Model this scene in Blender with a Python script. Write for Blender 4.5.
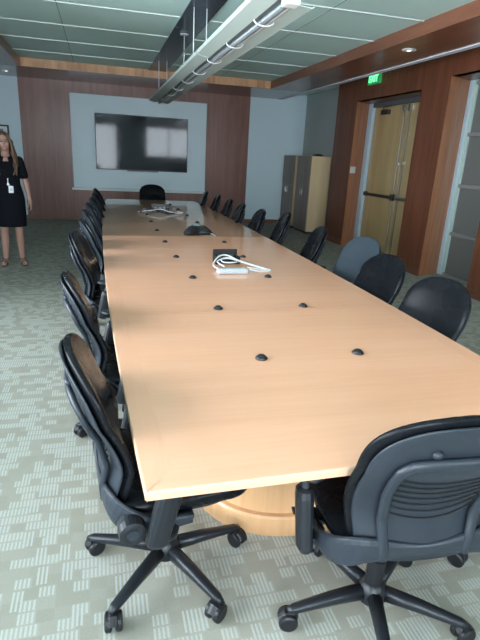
import bpy, bmesh, math, random
from mathutils import Vector, Matrix
random.seed(7)
C = bpy.context.scene.collection
for o in list(bpy.data.objects): bpy.data.objects.remove(o)
PI = math.pi
def R(d): return math.radians(d)

# ------------------------------------------------------------------ camera
def setup_camera():
    yaw, pit, rol = R(15.9338), R(18.2), R(3.0609)
    f = Vector((math.sin(yaw)*math.cos(pit), math.cos(yaw)*math.cos(pit), -math.sin(pit)))
    r = f.cross(Vector((0, 0, 1))).normalized(); u = r.cross(f)
    r2 = math.cos(rol)*r + math.sin(rol)*u; u2 = -math.sin(rol)*r + math.cos(rol)*u
    cd = bpy.data.cameras.new('camera'); cam = bpy.data.objects.new('camera', cd); C.objects.link(cam)
    m = Matrix((r2, u2, -f)).transposed().to_4x4(); m.translation = Vector((0, 0, 1.55))
    cam.matrix_world = m
    cd.sensor_fit = 'VERTICAL'; cd.sensor_height = 24.0; cd.lens = 24.0*496.2/640.0
    cd.clip_start = 0.02; cd.clip_end = 200
    bpy.context.scene.camera = cam
setup_camera()

# ------------------------------------------------------------------ world, light, exposure
sc = bpy.context.scene
sc.view_settings.view_transform = 'Standard'; sc.view_settings.look = 'None'
sc.view_settings.gamma = 1; sc.view_settings.use_curve_mapping = False
sc.view_settings.exposure = 0.34
SKY = (0.81, 0.91, 1.0); SKY_STRENGTH = 14.5
w = bpy.data.worlds.new('overcast_sky'); sc.world = w; w.use_nodes = True
wn = w.node_tree.nodes; wl = w.node_tree.links
bgn = wn['Background']; bgn.inputs['Color'].default_value = (*SKY, 1); bgn.inputs['Strength'].default_value = SKY_STRENGTH
def portal(name, loc, rot, sx, sy):
    l = bpy.data.lights.new(name, 'AREA'); l.shape = 'RECTANGLE'; l.size = sx; l.size_y = sy
    l.cycles.is_portal = True
    o = bpy.data.objects.new(name, l); o.location = loc; o.rotation_euler = rot; C.objects.link(o)
# daylight comes in only through the window openings
portal('left_window_portal', (-2.72, 1.25, 1.55), (0, R(-90), 0), 2.5, 8.0)
portal('rear_window_portal', (1.1, -3.12, 1.6), (R(90), 0, 0), 7.2, 2.4)
LAMPS = True

# ------------------------------------------------------------------ materials
MATS = {}
def principled(name, col, rough=.5, metal=0, spec=.5, coat=0, coat_r=.1, emis=None, es=0, trans=0, ior=1.45):
    if name in MATS: return MATS[name]
    m = bpy.data.materials.new(name); m.use_nodes = True; b = m.node_tree.nodes['Principled BSDF']
    b.inputs['Base Color'].default_value = (*col, 1); b.inputs['Roughness'].default_value = rough
    b.inputs['Metallic'].default_value = metal; b.inputs['Specular IOR Level'].default_value = spec
    b.inputs['Coat Weight'].default_value = coat; b.inputs['Coat Roughness'].default_value = coat_r
    b.inputs['Transmission Weight'].default_value = trans; b.inputs['IOR'].default_value = ior
    if emis: b.inputs['Emission Color'].default_value = (*emis, 1); b.inputs['Emission Strength'].default_value = es
    MATS[name] = m
    # a faint procedural mottling so nothing is perfectly uniform
    if not emis and not trans:
        nt = m.node_tree; tc = nt.nodes.new('ShaderNodeTexCoord'); n = nt.nodes.new('ShaderNodeTexNoise')
        n.inputs['Scale'].default_value = 9; n.inputs['Detail'].default_value = 3
        mp = nt.nodes.new('ShaderNodeMapRange'); mp.inputs[3].default_value = max(.02, rough-.04); mp.inputs[4].default_value = min(1, rough+.05)
        nt.links.new(tc.outputs['Object'], n.inputs['Vector']); nt.links.new(n.outputs['Fac'], mp.inputs[0])
        nt.links.new(mp.outputs[0], b.inputs['Roughness'])
    return m
def wood(name, c1, c2, grain='Z', scale=6, stretch=14, rough=.35, coat=.0, coat_r=.12, spec=.5, blocks=None):
    if name in MATS: return MATS[name]
    m = bpy.data.materials.new(name); m.use_nodes = True; nt = m.node_tree; b = nt.nodes['Principled BSDF']
    tc = nt.nodes.new('ShaderNodeTexCoord'); mp = nt.nodes.new('ShaderNodeMapping')
    s = [scale]*3; s['XYZ'.index(grain)] = scale/stretch; mp.inputs['Scale'].default_value = s
    nt.links.new(tc.outputs['Object'], mp.inputs['Vector'])
    n = nt.nodes.new('ShaderNodeTexNoise'); n.inputs['Scale'].default_value = 1.6; n.inputs['Detail'].default_value = 6; n.inputs['Distortion'].default_value = .35
    n2 = nt.nodes.new('ShaderNodeTexNoise'); n2.inputs['Scale'].default_value = 11; n2.inputs['Detail'].default_value = 3
    nt.links.new(mp.outputs[0], n.inputs['Vector']); nt.links.new(mp.outputs[0], n2.inputs['Vector'])
    a = nt.nodes.new('ShaderNodeMath'); a.operation = 'MULTIPLY_ADD'; a.inputs[1].default_value = .4
    nt.links.new(n2.outputs['Fac'], a.inputs[0]); 
    a2 = nt.nodes.new('ShaderNodeMath'); a2.operation = 'MULTIPLY'; a2.inputs[1].default_value = .75
    nt.links.new(n.outputs['Fac'], a2.inputs[0]); nt.links.new(a2.outputs[0], a.inputs[2])
    fac = a.outputs[0]
    if blocks:   # veneer leaves of slightly different tone along one axis
        ax, wd, amt = blocks
        sx = nt.nodes.new('ShaderNodeSeparateXYZ'); nt.links.new(tc.outputs['Object'], sx.inputs[0])
        d = nt.nodes.new('ShaderNodeMath'); d.operation = 'DIVIDE'; d.inputs[1].default_value = wd; nt.links.new(sx.outputs['XYZ'.index(ax)], d.inputs[0])
        fl = nt.nodes.new('ShaderNodeMath'); fl.operation = 'FLOOR'; nt.links.new(d.outputs[0], fl.inputs[0])
        wnz = nt.nodes.new('ShaderNodeTexWhiteNoise'); wnz.noise_dimensions = '1D'; nt.links.new(fl.outputs[0], wnz.inputs['W'])
        ad = nt.nodes.new('ShaderNodeMath'); ad.operation = 'MULTIPLY_ADD'; ad.inputs[1].default_value = amt
        nt.links.new(wnz.outputs['Value'], ad.inputs[0]); nt.links.new(fac, ad.inputs[2]); 
        sb = nt.nodes.new('ShaderNodeMath'); sb.operation = 'SUBTRACT'; sb.inputs[1].default_value = amt*.5; nt.links.new(ad.outputs[0], sb.inputs[0]); fac = sb.outputs[0]
    cr = nt.nodes.new('ShaderNodeValToRGB'); cr.color_ramp.elements[0].position = .35; cr.color_ramp.elements[1].position = .75
    cr.color_ramp.elements[0].color = (*c1, 1); cr.color_ramp.elements[1].color = (*c2, 1)
    nt.links.new(fac, cr.inputs[0]); nt.links.new(cr.outputs[0], b.inputs['Base Color'])
    b.inputs['Roughness'].default_value = rough; b.inputs['Coat Weight'].default_value = coat; b.inputs['Coat Roughness'].default_value = coat_r
    b.inputs['Specular IOR Level'].default_value = spec
    MATS[name] = m; return m
def carpet():
    m = bpy.data.materials.new('patterned_carpet'); m.use_nodes = True; nt = m.node_tree; b = nt.nodes['Principled BSDF']
    N = nt.nodes.new; L = nt.links.new
    tc = N('ShaderNodeTexCoord'); mp = N('ShaderNodeMapping'); mp.inputs['Rotation'].default_value = (0, 0, R(0)); L(tc.outputs['Object'], mp.inputs[0])
    sx = N('ShaderNodeSeparateXYZ'); L(mp.outputs[0], sx.inputs[0])
    def M(op, a, b_=None, c=None):
        n = N('ShaderNodeMath'); n.operation = op
        for i, v in enumerate((a, b_, c)):
            if v is None: continue
            if isinstance(v, (int, float)): n.inputs[i].default_value = v
            else: L(v, n.inputs[i])
        return n.outputs[0]
    X, Y = sx.outputs[0], sx.outputs[1]
    def layer(w, h, sw, seed, thr):
        row = M('FLOOR', M('DIVIDE', Y, h))
        rn = N('ShaderNodeTexWhiteNoise'); rn.noise_dimensions = '1D'; L(M('ADD', row, seed), rn.inputs['W'])
        xs = M('ADD', M('DIVIDE', X, w), M('MULTIPLY', M('FLOOR', M('MULTIPLY', rn.outputs['Value'], w/sw)), sw/w))
        col = M('FLOOR', xs)
        cv = N('ShaderNodeCombineXYZ'); L(col, cv.inputs[0]); L(row, cv.inputs[1]); cv.inputs[2].default_value = seed
        wn_ = N('ShaderNodeTexWhiteNoise'); wn_.noise_dimensions = '3D'; L(cv.outputs[0], wn_.inputs['Vector'])
        on = M('GREATER_THAN', wn_.outputs['Value'], thr)
        stripe = M('LESS_THAN', M('FRACT', M('DIVIDE', X, sw)), .52)
        fy = M('FRACT', M('DIVIDE', Y, h)); inside = M('MULTIPLY', M('GREATER_THAN', fy, .1), M('LESS_THAN', fy, .93))
        return M('MULTIPLY', M('MULTIPLY', on, stripe), inside), wn_.outputs['Value']
    s1, v1 = layer(.060, .052, .015, 3.0, .55)
    s2, v2 = layer(.045, .104, .015, 9.0, .80)
    st = M('MAXIMUM', s1, s2)
    nz = N('ShaderNodeTexNoise'); nz.inputs['Scale'].default_value = 260; nz.inputs['Detail'].default_value = 2; L(tc.outputs['Object'], nz.inputs['Vector'])
    base = N('ShaderNodeMix'); base.data_type = 'RGBA'; base.inputs[6].default_value = (.285, .285, .235, 1); base.inputs[7].default_value = (.345, .345, .295, 1)
    L(v1, base.inputs[0])
    mx = N('ShaderNodeMix'); mx.data_type = 'RGBA'; mx.inputs[7].default_value = (.42, .445, .41, 1); L(M('MULTIPLY', st, .9), mx.inputs[0]); L(base.outputs[2], mx.inputs[6])
    dk = N('ShaderNodeMix'); dk.data_type = 'RGBA'; dk.blend_type = 'MULTIPLY'; dk.inputs[0].default_value = 1; L(mx.outputs[2], dk.inputs[6])
    g = M('MULTIPLY_ADD', nz.outputs['Fac'], .7, .62); cc = N('ShaderNodeCombineColor'); [L(g, cc.inputs[i]) for i in range(3)]; L(cc.outputs[0], dk.inputs[7])
    L(dk.outputs[2], b.inputs['Base Color']); b.inputs['Roughness'].default_value = .95; b.inputs['Specular IOR Level'].default_value = .1
    bp = N('ShaderNodeBump'); bp.inputs['Strength'].default_value = .3; bp.inputs['Distance'].default_value = .003; L(nz.outputs['Fac'], bp.inputs['Height']); L(bp.outputs[0], b.inputs['Normal'])
    return m
def thin_glass(name, tint=(1, 1, 1), gl=.1):
    m = bpy.data.materials.new(name); m.use_nodes = True; nt = m.node_tree; nt.nodes.remove(nt.nodes['Principled BSDF'])
    t = nt.nodes.new('ShaderNodeBsdfTransparent'); t.inputs[0].default_value = (*tint, 1)
    g = nt.nodes.new('ShaderNodeBsdfGlossy'); g.inputs['Roughness'].default_value = .05
    fr = nt.nodes.new('ShaderNodeFresnel'); mx = nt.nodes.new('ShaderNodeMixShader')
    nt.links.new(fr.outputs[0], mx.inputs[0]); nt.links.new(t.outputs[0], mx.inputs[1]); nt.links.new(g.outputs[0], mx.inputs[2])
    nt.links.new(mx.outputs[0], nt.nodes['Material Output'].inputs[0]); return m

CHERRY = wood('cherry_panel', (.075, .022, .011), (.18, .062, .030), 'Z', 7, 16, .32, .25, .2, blocks=('Y', .58, .05))
CHERRYX = wood('cherry_panel_back', (.16, .062, .042), (.28, .12, .085), 'Z', 7, 16, .4, .1, .2, blocks=('X', .41, .10))
CHERRY_LIT = wood('cherry_reveal_lit', (.34, .115, .045), (.56, .23, .10), 'Z', 7, 16, .35, .2, .2)  # same cherry, with the window light on the reveals put into its colour
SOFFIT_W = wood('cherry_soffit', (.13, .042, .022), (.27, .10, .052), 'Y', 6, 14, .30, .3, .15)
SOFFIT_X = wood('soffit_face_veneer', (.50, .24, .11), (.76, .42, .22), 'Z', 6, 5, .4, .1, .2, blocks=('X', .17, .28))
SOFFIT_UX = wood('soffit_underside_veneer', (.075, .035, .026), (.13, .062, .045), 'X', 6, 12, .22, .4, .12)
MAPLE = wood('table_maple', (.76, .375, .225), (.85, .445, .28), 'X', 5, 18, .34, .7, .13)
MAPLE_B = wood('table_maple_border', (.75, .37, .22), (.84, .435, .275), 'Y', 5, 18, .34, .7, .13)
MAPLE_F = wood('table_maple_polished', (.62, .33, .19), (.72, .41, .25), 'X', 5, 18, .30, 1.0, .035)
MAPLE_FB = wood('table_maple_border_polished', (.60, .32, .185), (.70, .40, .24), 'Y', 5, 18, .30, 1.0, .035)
MAPLE_E = wood('table_edge_maple', (.50, .33, .21), (.60, .42, .28), 'X', 5, 20, .35)
MAPLE_P = wood('pedestal_maple', (.46, .26, .125), (.58, .35, .18), 'Z', 5, 14, .35, .2)
CAB_LIT = wood('cabinet_side_lit', (.68, .49, .27), (.80, .60, .36), 'Z', 6, 16, .4)  # window light on the near sides painted in as a paler wood
CAB_SHADE = wood('cabinet_front_shaded', (.20, .145, .12), (.29, .22, .185), 'Z', 7, 22, .35)  # shade on the door fronts painted in as a darker wood
DOOR_W = wood('door_maple', (.36, .26, .12), (.46, .34, .17), 'Z', 5, 14, .3, .3, .15)
for m_ in (MAPLE_F, MAPLE_FB): m_.node_tree.nodes['Principled BSDF'].inputs['Coat IOR'].default_value = 1.8
CARPET = carpet()
WALL = principled('wall_paint', (.70, .84, .90), .75)
WALL_G = principled('grey_wall_paint', (.42, .45, .44), .75)
NICHE = principled('niche_paint', (.78, .92, .97), .6)
LEDGE = principled('white_ledge', (.78, .82, .82), .4)
CEIL = principled('ceiling_panel', (.66, .93, .88), .5)
SEAM = principled('ceiling_trim_metal', (.75, .82, .80), .4, .2)
DSLOT = principled('dark_ceiling_slot', (.035, .055, .075), .25)
WHITE = principled('white_plastic', (.80, .82, .83), .4)
STRIP = principled('soffit_white_trim', (.82, .84, .90), .45)
LEATHER = principled('black_leather', (.006, .007, .009), .27, 0, .17)
PLASTIC = principled('charcoal_plastic', (.012, .0145, .018), .36, 0, .4)
PLASTIC_D = principled('black_plastic', (.010, .011, .013), .42, 0, .4)
SHELLM = principled('grey_blue_shell', (.019, .025, .033), .38, 0, .45)
GAP = principled('shell_slot_shadow_gap', (.008, .009, .010), .7)
LIT_LEATHER = principled('window_lit_leather', (.032, .044, .056), .4, 0, .4)  # black leather with window light on its front painted in as grey-blue
CHROME = principled('brushed_metal', (.55, .56, .56), .3, 1)
DMETAL = principled('dark_bronze_metal', (.10, .10, .10), .35, .8)
FRAME = principled('pale_frame_metal', (.50, .64, .72), .4, .1)
TEAL = principled('pale_green_stile', (.48, .64, .60), .35, .2)
FIXW = principled('fixture_enamel', (.50, .60, .56), .35, .1)
TUBEM = principled('perforated_grey_tube', (.20, .23, .24), .4, .3)
TVS = principled('tv_screen', (.012, .014, .018), .05, 0, .35)
BLK = principled('black_satin', (.012, .012, .014), .35)
SKIN = principled('skin', (.42, .24, .19), .5)
DRESS = principled('black_dress_cloth', (.007, .008, .012), .85, 0, .15)
HAIRM = wood('brown_blond_hair', (.020, .012, .008), (.16, .09, .05), 'Z', 26, 14, .45)
GLASS = thin_glass('clear_window_glass')

# ------------------------------------------------------------------ mesh helpers
def NB(): return bmesh.new()
def link(name, bm, mat, parent=None, smooth=False, bevel=0, seg=2, sub=0, kind=None, sharp=None):
    me = bpy.data.meshes.new(name); bmesh.ops.recalc_face_normals(bm, faces=bm.faces); bm.to_mesh(me); bm.free()
    if isinstance(mat, (list, tuple)): [me.materials.append(m) for m in mat]
    else: me.materials.append(mat)
    o = bpy.data.objects.new(name, me); C.objects.link(o)
    if parent: o.parent = parent
    if smooth:
        for p in me.polygons: p.use_smooth = True
    if bevel:
        b = o.modifiers.new('bevel', 'BEVEL'); b.width = bevel; b.segments = seg; b.limit_method = 'ANGLE'; b.angle_limit = R(40)
    if sub:
        s = o.modifiers.new('sub', 'SUBSURF'); s.levels = sub; s.render_levels = sub
    if kind: o['kind'] = kind
    return o
def box(bm, x0, x1, y0, y1, z0, z1, M=None, mi=0):
    vs = [bm.verts.new(Vector((x, y, z)) if M is None else M @ Vector((x, y, z))) for x in (x0, x1) for y in (y0, y1) for z in (z0, z1)]
    for f in ((0, 1, 3, 2), (4, 6, 7, 5), (0, 4, 5, 1), (2, 3, 7, 6), (0, 2, 6, 4), (1, 5, 7, 3)):
        bm.faces.new([vs[i] for i in f]).material_index = mi
def rings(bm, rs, cap=True, closed=False, mi=0):
    """loft a list of equal-length vertex rings"""
    V = [[bm.verts.new(p) for p in r] for r in rs]; n = len(V[0])
    m = len(V)
    for i in range(m if closed else m-1):
        a, b = V[i], V[(i+1) % m]
        for j in range(n): bm.faces.new((a[j], a[(j+1) % n], b[(j+1) % n], b[j])).material_index = mi
    if cap and not closed:
        bm.faces.new(V[0][::-1]).material_index = mi; bm.faces.new(V[-1]).material_index = mi
def sweep(bm, pts, ra, rb=None, n=10, up=(0, 0, 1), closed=False, p=2.0):
    """sweep a superellipse (ra sideways, rb along up) down a path"""
    pts = [Vector(q) for q in pts]; m = len(pts)
    ra = ra if isinstance(ra, (list, tuple)) else [ra]*m
    rb = ra if rb is None else (rb if isinstance(rb, (list, tuple)) else [rb]*m)
    rs = []; prev = None
    for i, q in enumerate(pts):
        if closed: t = pts[(i+1) % m]-pts[i-1]
        else: t = pts[min(i+1, m-1)]-pts[max(i-1, 0)]
        t.normalize(); U = Vector(up)
        if abs(t.dot(U)) > .97: U = prev if prev is not None else (Vector((0, 1, 0)) if abs(t.y) < .9 else Vector((1, 0, 0)))
        s = t.cross(U).normalized(); v = s.cross(t).normalized(); prev = v
        rs.append([q + s*(ra[i]*sgnpow(math.cos(a), 2/p)) + v*(rb[i]*sgnpow(math.sin(a), 2/p)) for a in [2*PI*k/n for k in range(n)]])
    rings(bm, rs, True, closed)
def sgnpow(v, e): return math.copysign(abs(v)**e, v)
def lathe(bm, prof, n=20, M=None, cap=True):
    rs = []
    for r, z in prof:
        rs.append([(Vector((max(r, 1e-4)*math.cos(2*PI*k/n), max(r, 1e-4)*math.sin(2*PI*k/n), z)) if M is None else M @ Vector((max(r, 1e-4)*math.cos(2*PI*k/n), max(r, 1e-4)*math.sin(2*PI*k/n), z))) for k in range(n)])
    rings(bm, rs, cap)
def ellipsoid(bm, c, rx, ry, rz, n=14, m=10, M=None):
    prof = [(math.sin(PI*i/m), -math.cos(PI*i/m)) for i in range(m+1)]
    T = Matrix.Translation(Vector(c)) @ Matrix.Diagonal((rx, ry, rz, 1))
    if M is not None: T = M @ T
    lathe(bm, prof, n, T)
def prism(bm, poly, z0, z1, mi=0):
    a = [bm.verts.new((x, y, z0)) for x, y in poly]; b = [bm.verts.new((x, y, z1)) for x, y in poly]; n = len(poly)
    for i in range(n): bm.faces.new((a[i], a[(i+1) % n], b[(i+1) % n], b[i])).material_index = mi
    bm.faces.new(a[::-1]).material_index = mi; bm.faces.new(b).material_index = mi
def bez(p, n=12):
    """Catmull-Rom through points"""
    p = [Vector(q) for q in p]; out = []
    for i in range(len(p)-1):
        a, b, c, d = p[max(i-1, 0)], p[i], p[i+1], p[min(i+2, len(p)-1)]
        for k in range(n):
            t = k/n; out.append(.5*((2*b)+(c-a)*t+(2*a-5*b+4*c-d)*t*t+(3*b-a-3*c+d)*t**3))
    out.append(p[-1]); return out
def empty(name, loc=(0, 0, 0), rz=0, label=None, cat=None, group=None, kind=None):
    o = bpy.data.objects.new(name, None); o.empty_display_size = .1; C.objects.link(o); o.location = loc; o.rotation_euler = (0, 0, rz)
    tag(o, label, cat, group, kind); return o
def tag(o, label=None, cat=None, group=None, kind=None):
    if label: o['label'] = label
    if cat: o['category'] = cat
    if group: o['group'] = group
    if kind: o['kind'] = kind
    return o
def S(name, mat, *boxes, **k):
    bm = NB()
    for b in boxes: box(bm, *b)
    return link(name, bm, mat, kind='structure', **k)
def text_mesh(body, size, ext=.002):
    c = bpy.data.curves.new('t', 'FONT'); c.body = body; c.size = size; c.extrude = ext; c.align_x = 'CENTER'; c.align_y = 'CENTER'; c.offset = .004
    o = bpy.data.objects.new('t', c); C.objects.link(o); dg = bpy.context.evaluated_depsgraph_get()
    me = bpy.data.meshes.new_from_object(o.evaluated_get(dg)); bpy.data.objects.remove(o); bpy.data.curves.remove(c); return me

# ------------------------------------------------------------------ room shell
XL, XR, YB, YF = -2.6, 4.95, 12.0, -3.0
ZC, ZS = 3.01, 2.87
S('floor', CARPET, (-3.0, 7.2, -3.4, 12.5, -.06, 0))
S('ceiling', CEIL, (-3.0, 7.2, -3.4, 12.5, ZC, ZC+.12))
# back wall: plain at the sides, recessed niche in timber in the middle
S('wall_back', WALL, (-2.8, -1.58, YB, YB+.3, 0, ZC), (3.39, 4.80, YB, YB+.3, 0, ZC))
S('wall_back_panelling', CHERRYX, (-1.58, -.585, YB-.02, YB+.3, .09, ZC), (2.385, 3.39, YB-.02, YB+.3, .09, ZC),
  (-.585, 2.385, YB-.02, YB+.3, .09, .665), (-.585, 2.385, YB-.02, YB+.3, 2.655, ZC))
S('wall_niche', NICHE, (-.585, 2.385, YB+.04, YB+.3, .665, 2.655))
S('trim_1', LEDGE, (-.62, 2.42, YB-.06, YB+.05, .665, .715), bevel=.006)
S('baseboard_back', wood('base_cherry', (.16, .07, .04), (.26, .12, .07), 'X', 6, 14, .4), (-2.6, 4.78, YB-.035, YB, 0, .09), bevel=.004)
# right wall
S('wall_right_rear', WALL_G, (4.79, 5.1, 9.62, YB+.3, 0, ZC))
S('wall_right', CHERRY, (4.49, 4.503, 8.85, 9.64, 0, ZC), (4.49, 4.503, 6.26, 6.88, 0, ZC), (4.49, 4.503, YF, 5.21, 0, ZC),
  (4.49, 4.62, 6.88, 8.85, 2.60, ZC), (4.49, 4.62, 5.21, 6.26, 2.70, ZC), (4.62, 4.95, 9.5, 9.64, 0, ZC))
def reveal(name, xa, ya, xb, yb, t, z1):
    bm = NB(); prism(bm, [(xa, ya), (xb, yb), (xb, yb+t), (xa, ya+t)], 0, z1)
    return link(name, bm, CHERRY_LIT if t > 0 else CHERRY, kind='structure')
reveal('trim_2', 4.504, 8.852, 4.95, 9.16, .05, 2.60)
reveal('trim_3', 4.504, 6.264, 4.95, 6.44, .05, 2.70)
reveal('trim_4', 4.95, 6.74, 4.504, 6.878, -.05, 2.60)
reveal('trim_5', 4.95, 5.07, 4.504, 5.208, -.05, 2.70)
S('trim_6', CHERRY, (4.50, 5.0, 6.7, 9.2, 2.60, 2.66), (4.50, 5.0, 5.0, 6.5, 2.70, 2.76))
S('baseboard_right', wood('base_cherry2', (.10, .036, .018), (.2, .08, .045), 'Y', 6, 14, .4), (4.475, 4.49, 8.86, 9.64, 0, .10), (4.475, 4.49, 6.27, 6.87, 0, .10), (4.475, 4.49, YF, 5.2, 0, .10))
# outer skin of the right wall and the corridor beyond the glazing
S('wall_corridor', WALL_G, (4.96, 5.1, YF, 5.0, 0, ZC), (4.96, 5.1, 6.46, 6.70, 0, ZC), (4.96, 5.1, 9.18, 9.7, 0, ZC), (4.96, 5.1, 4.9, 9.7, 2.76, ZC),
  (7.0, 7.2, -3.4, 12.5, 0, ZC), (5.1, 7.2, 12.3, 12.5, 0, ZC), (5.1, 7.2, -3.4, -3.2, 0, ZC))
# left wall with a band of windows, rear wall (behind the photographer) with two windows
WY = [(-2.7, -.2), (.0, 2.5), (2.7, 5.1)]
S('wall_left', WALL, (-2.8, XL, YF, YB+.3, 0, .35), (-2.8, XL, YF, YB+.3, 2.78, ZC), (-2.8, XL, YF, -2.7, .35, 2.78), (-2.8, XL, -.2, .0, .35, 2.78),
  (-2.8, XL, 2.5, 2.7, .35, 2.78), (-2.8, XL, 5.1, YB+.3, .35, 2.78))
WX = [(-2.4, .85), (2.25, 4.6)]   # the second window has a high sill
S('wall_front', WALL, (-2.8, 5.1, YF-.2, YF, 0, .45), (2.25, 4.6, YF-.2, YF, .45, 1.30), (-2.8, 5.1, YF-.2, YF, 2.75, ZC), (-2.8, -2.4, YF-.2, YF, .45, 2.75), (.85, 2.25, YF-.2, YF, .45, 2.75), (4.6, 5.1, YF-.2, YF, .45, 2.75))
k = 1
for a, b in WY:
    e = empty(f'window_{k}', (-2.7, (a+b)/2, .35), kind='structure'); k += 1; h = (b-a)/2; bm = NB()
    for y0, y1, z0, z1 in ((-h, h, 0, .05), (-h, h, 2.38, 2.43), (-h, -h+.05, .05, 2.38), (h-.05, h, .05, 2.38), (-.025, .025, .05, 2.38)): box(bm, -.03, .03, y0, y1, z0, z1)
    link('window_frame', bm, DMETAL, e); bm = NB(); box(bm, -.004, .004, -h+.05, h-.05, .05, 2.38); link('window_pane', bm, GLASS, e)
for a, b in WX:
    z0 = .45 if a < 0 else 1.30; H = 2.75-z0
    e = empty(f'window_{k}', ((a+b)/2, YF-.1, z0), kind='structure'); k += 1; h = (b-a)/2; bm = NB()
    for x0, x1, za, zb in ((-h, h, 0, .05), (-h, h, H-.05, H), (-h, -h+.05, .05, H-.05), (h-.05, h, .05, H-.05), (-.025, .025, .05, H-.05)): box(bm, x0, x1, -.03, .03, za, zb)
    link('window_frame', bm, DMETAL, e); bm = NB(); box(bm, -h+.05, h-.05, -.004, .004, .05, H-.05); link('window_pane', bm, GLASS, e)

# soffit ring
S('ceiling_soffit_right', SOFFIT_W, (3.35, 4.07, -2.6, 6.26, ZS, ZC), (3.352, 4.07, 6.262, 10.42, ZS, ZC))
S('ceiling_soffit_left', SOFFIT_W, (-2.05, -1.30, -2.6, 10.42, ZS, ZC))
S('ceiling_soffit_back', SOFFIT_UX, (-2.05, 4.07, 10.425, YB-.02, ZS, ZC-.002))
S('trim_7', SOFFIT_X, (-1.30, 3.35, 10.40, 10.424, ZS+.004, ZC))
S('trim_8', STRIP, (4.07, 4.16, -2.6, 12.0, ZS-.01, ZS+.04))
S('ceiling_soffit_outer', WALL, (-2.6, -2.05, -2.6, YB, ZS, ZC))
# ceiling panel joints
bm = NB(); y = 5.27-1.07*7
while y < 10.4:
    box(bm, -1.30, 3.35, y-.014, y+.014, ZC-.008, ZC+.01); y += 1.073
link('trim_9', bm, SEAM, kind='structure')
bm = NB(); box(bm, -.40, -.392, -2.5, 10.4, ZC-.003, ZC+.01); box(bm, 2.30, 2.308, -2.5, 10.4, ZC-.003, ZC+.01); link('trim_10', bm, principled('joint_grey', (.24, .33, .29), .6), kind='structure')
# dark glossy slot the pendant hangs from
S('trim_11', DSLOT, (.93, 1.26, 3.0, 10.40, ZC-.012, ZC+.01))

# ------------------------------------------------------------------ corridor glazing and door
e = empty('window_6', (4.98, 5.74, 0), kind='structure')
bm = NB(); box(bm, -.04, .04, .62, .70, 0, 2.70); box(bm, -.04, .04, -.70, -.62, 0, 2.70); link('window_frame', bm, FRAME, e, bevel=.004)
bm = NB(); box(bm, -.03, .03, .55, .62, 0, 2.70); link('window_stile', bm, TEAL, e, bevel=.004)
for z in (.02, .63, 1.31, 2.00, 2.66):
    bm = NB(); box(bm, -.05, .03, -.62, .55, z-.025, z+.025); link('window_rail', bm, principled('rail_grey', (.30, .31, .31), .35, .4), e, bevel=.004)
FROST = bpy.data.materials.new('frosted_glass'); FROST.use_nodes = True
_b = FROST.node_tree.nodes['Principled BSDF']; _b.inputs['Base Color'].default_value = (.20, .215, .205, 1); _b.inputs['Transmission Weight'].default_value = .35; _b.inputs['Roughness'].default_value = .35
bm = NB(); box(bm, -.006, .006, -.62, .55, .02, 2.66); link('window_pane', bm, FROST, e)

e = empty('door_1', (4.97, 8.0, 0), kind='structure')   # frame + two leaves
bm = NB(); box(bm, -.075, .06, .97, 1.15, 0, 2.60); link('door_frame', bm, FRAME, e, bevel=.004)
bm = NB(); box(bm, -.07, .06, -1.30, 1.15, 2.53, 2.60); box(bm, -.06, .06, -1.30, -1.20, 0, 2.53); link('door_head', bm, principled('door_head_grey', (.09, .10, .11), .4), e, bevel=.004)
for s, y0, y1 in ((0, -.13, .965), (1, -1.195, -.14)):
    bm = NB(); box(bm, -.022, .022, y0, y1, .01, 2.525); d = link('door_leaf', bm, DOOR_W, e, bevel=.003)
    bm = NB(); yb = y0+.06 if s == 0 else y1-.06
    ym = (y0+y1)/2
    sweep(bm, [(-.075, y0+.05, 1.0), (-.075, y1-.05, 1.0)], .016, .028, 10, p=3)
    box(bm, -.08, -.02, y0+.03, y0+.12, .95, 1.06); box(bm, -.08, -.02, y1-.10, y1-.04, .96, 1.04)
    link('panic_bar', bm, DMETAL if s == 0 else CHROME, d, bevel=.004)
    bm = NB(); yr = y0+.075 if s == 0 else y1-.075
    sweep(bm, [(-.045, yr, 1.05), (-.045, yr, 2.44)], .009, None, 8); sweep(bm, [(-.045, yr, .95), (-.045, yr, .05)], .009, None, 8)
    box(bm, -.06, -.02, yr-.02, yr+.02, 1.55, 1.60); link('vertical_rod', bm, CHROME, d)
    bm = NB(); box(bm, -.075, -.02, yr-.03, yr+.03, 2.40, 2.50); link('top_latch', bm, CHROME, d, bevel=.005)
    bm = NB(); yc = ym+.12*(1 if s == 0 else -1)
    box(bm, -.085, -.02, yc-.12, yc+.12, 2.39, 2.47); sweep(bm, [(-.07, yc+.05, 2.48), (-.16, yc-.1, 2.50), (-.08, yc-.22, 2.52)], .010, None, 8)
    link('door_closer', bm, DMETAL, d, bevel=.006)

# ------------------------------------------------------------------ things on the walls and ceiling
t = empty('television', (.928, YB+.04, 1.13), 0, 'large black flat television mounted in the pale wall niche', 'television')
bm = NB(); box(bm, -1.015, 1.015, -.085, -.035, 0, 1.16); link('tv_body', bm, BLK, t, bevel=.006)
bm = NB(); box(bm, -1.0, 1.0, -.089, -.0855, .02, 1.145); link('tv_screen', bm, TVS, t)
bm = NB(); box(bm, -.35, .35, -.085, -.04, -.022, 0); link('tv_sensor_bar', bm, DMETAL, t, bevel=.004)
bm = NB(); box(bm, -.3, .3, -.035, 0, .3, .9); link('wall_bracket', bm, DMETAL, t)

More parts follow.
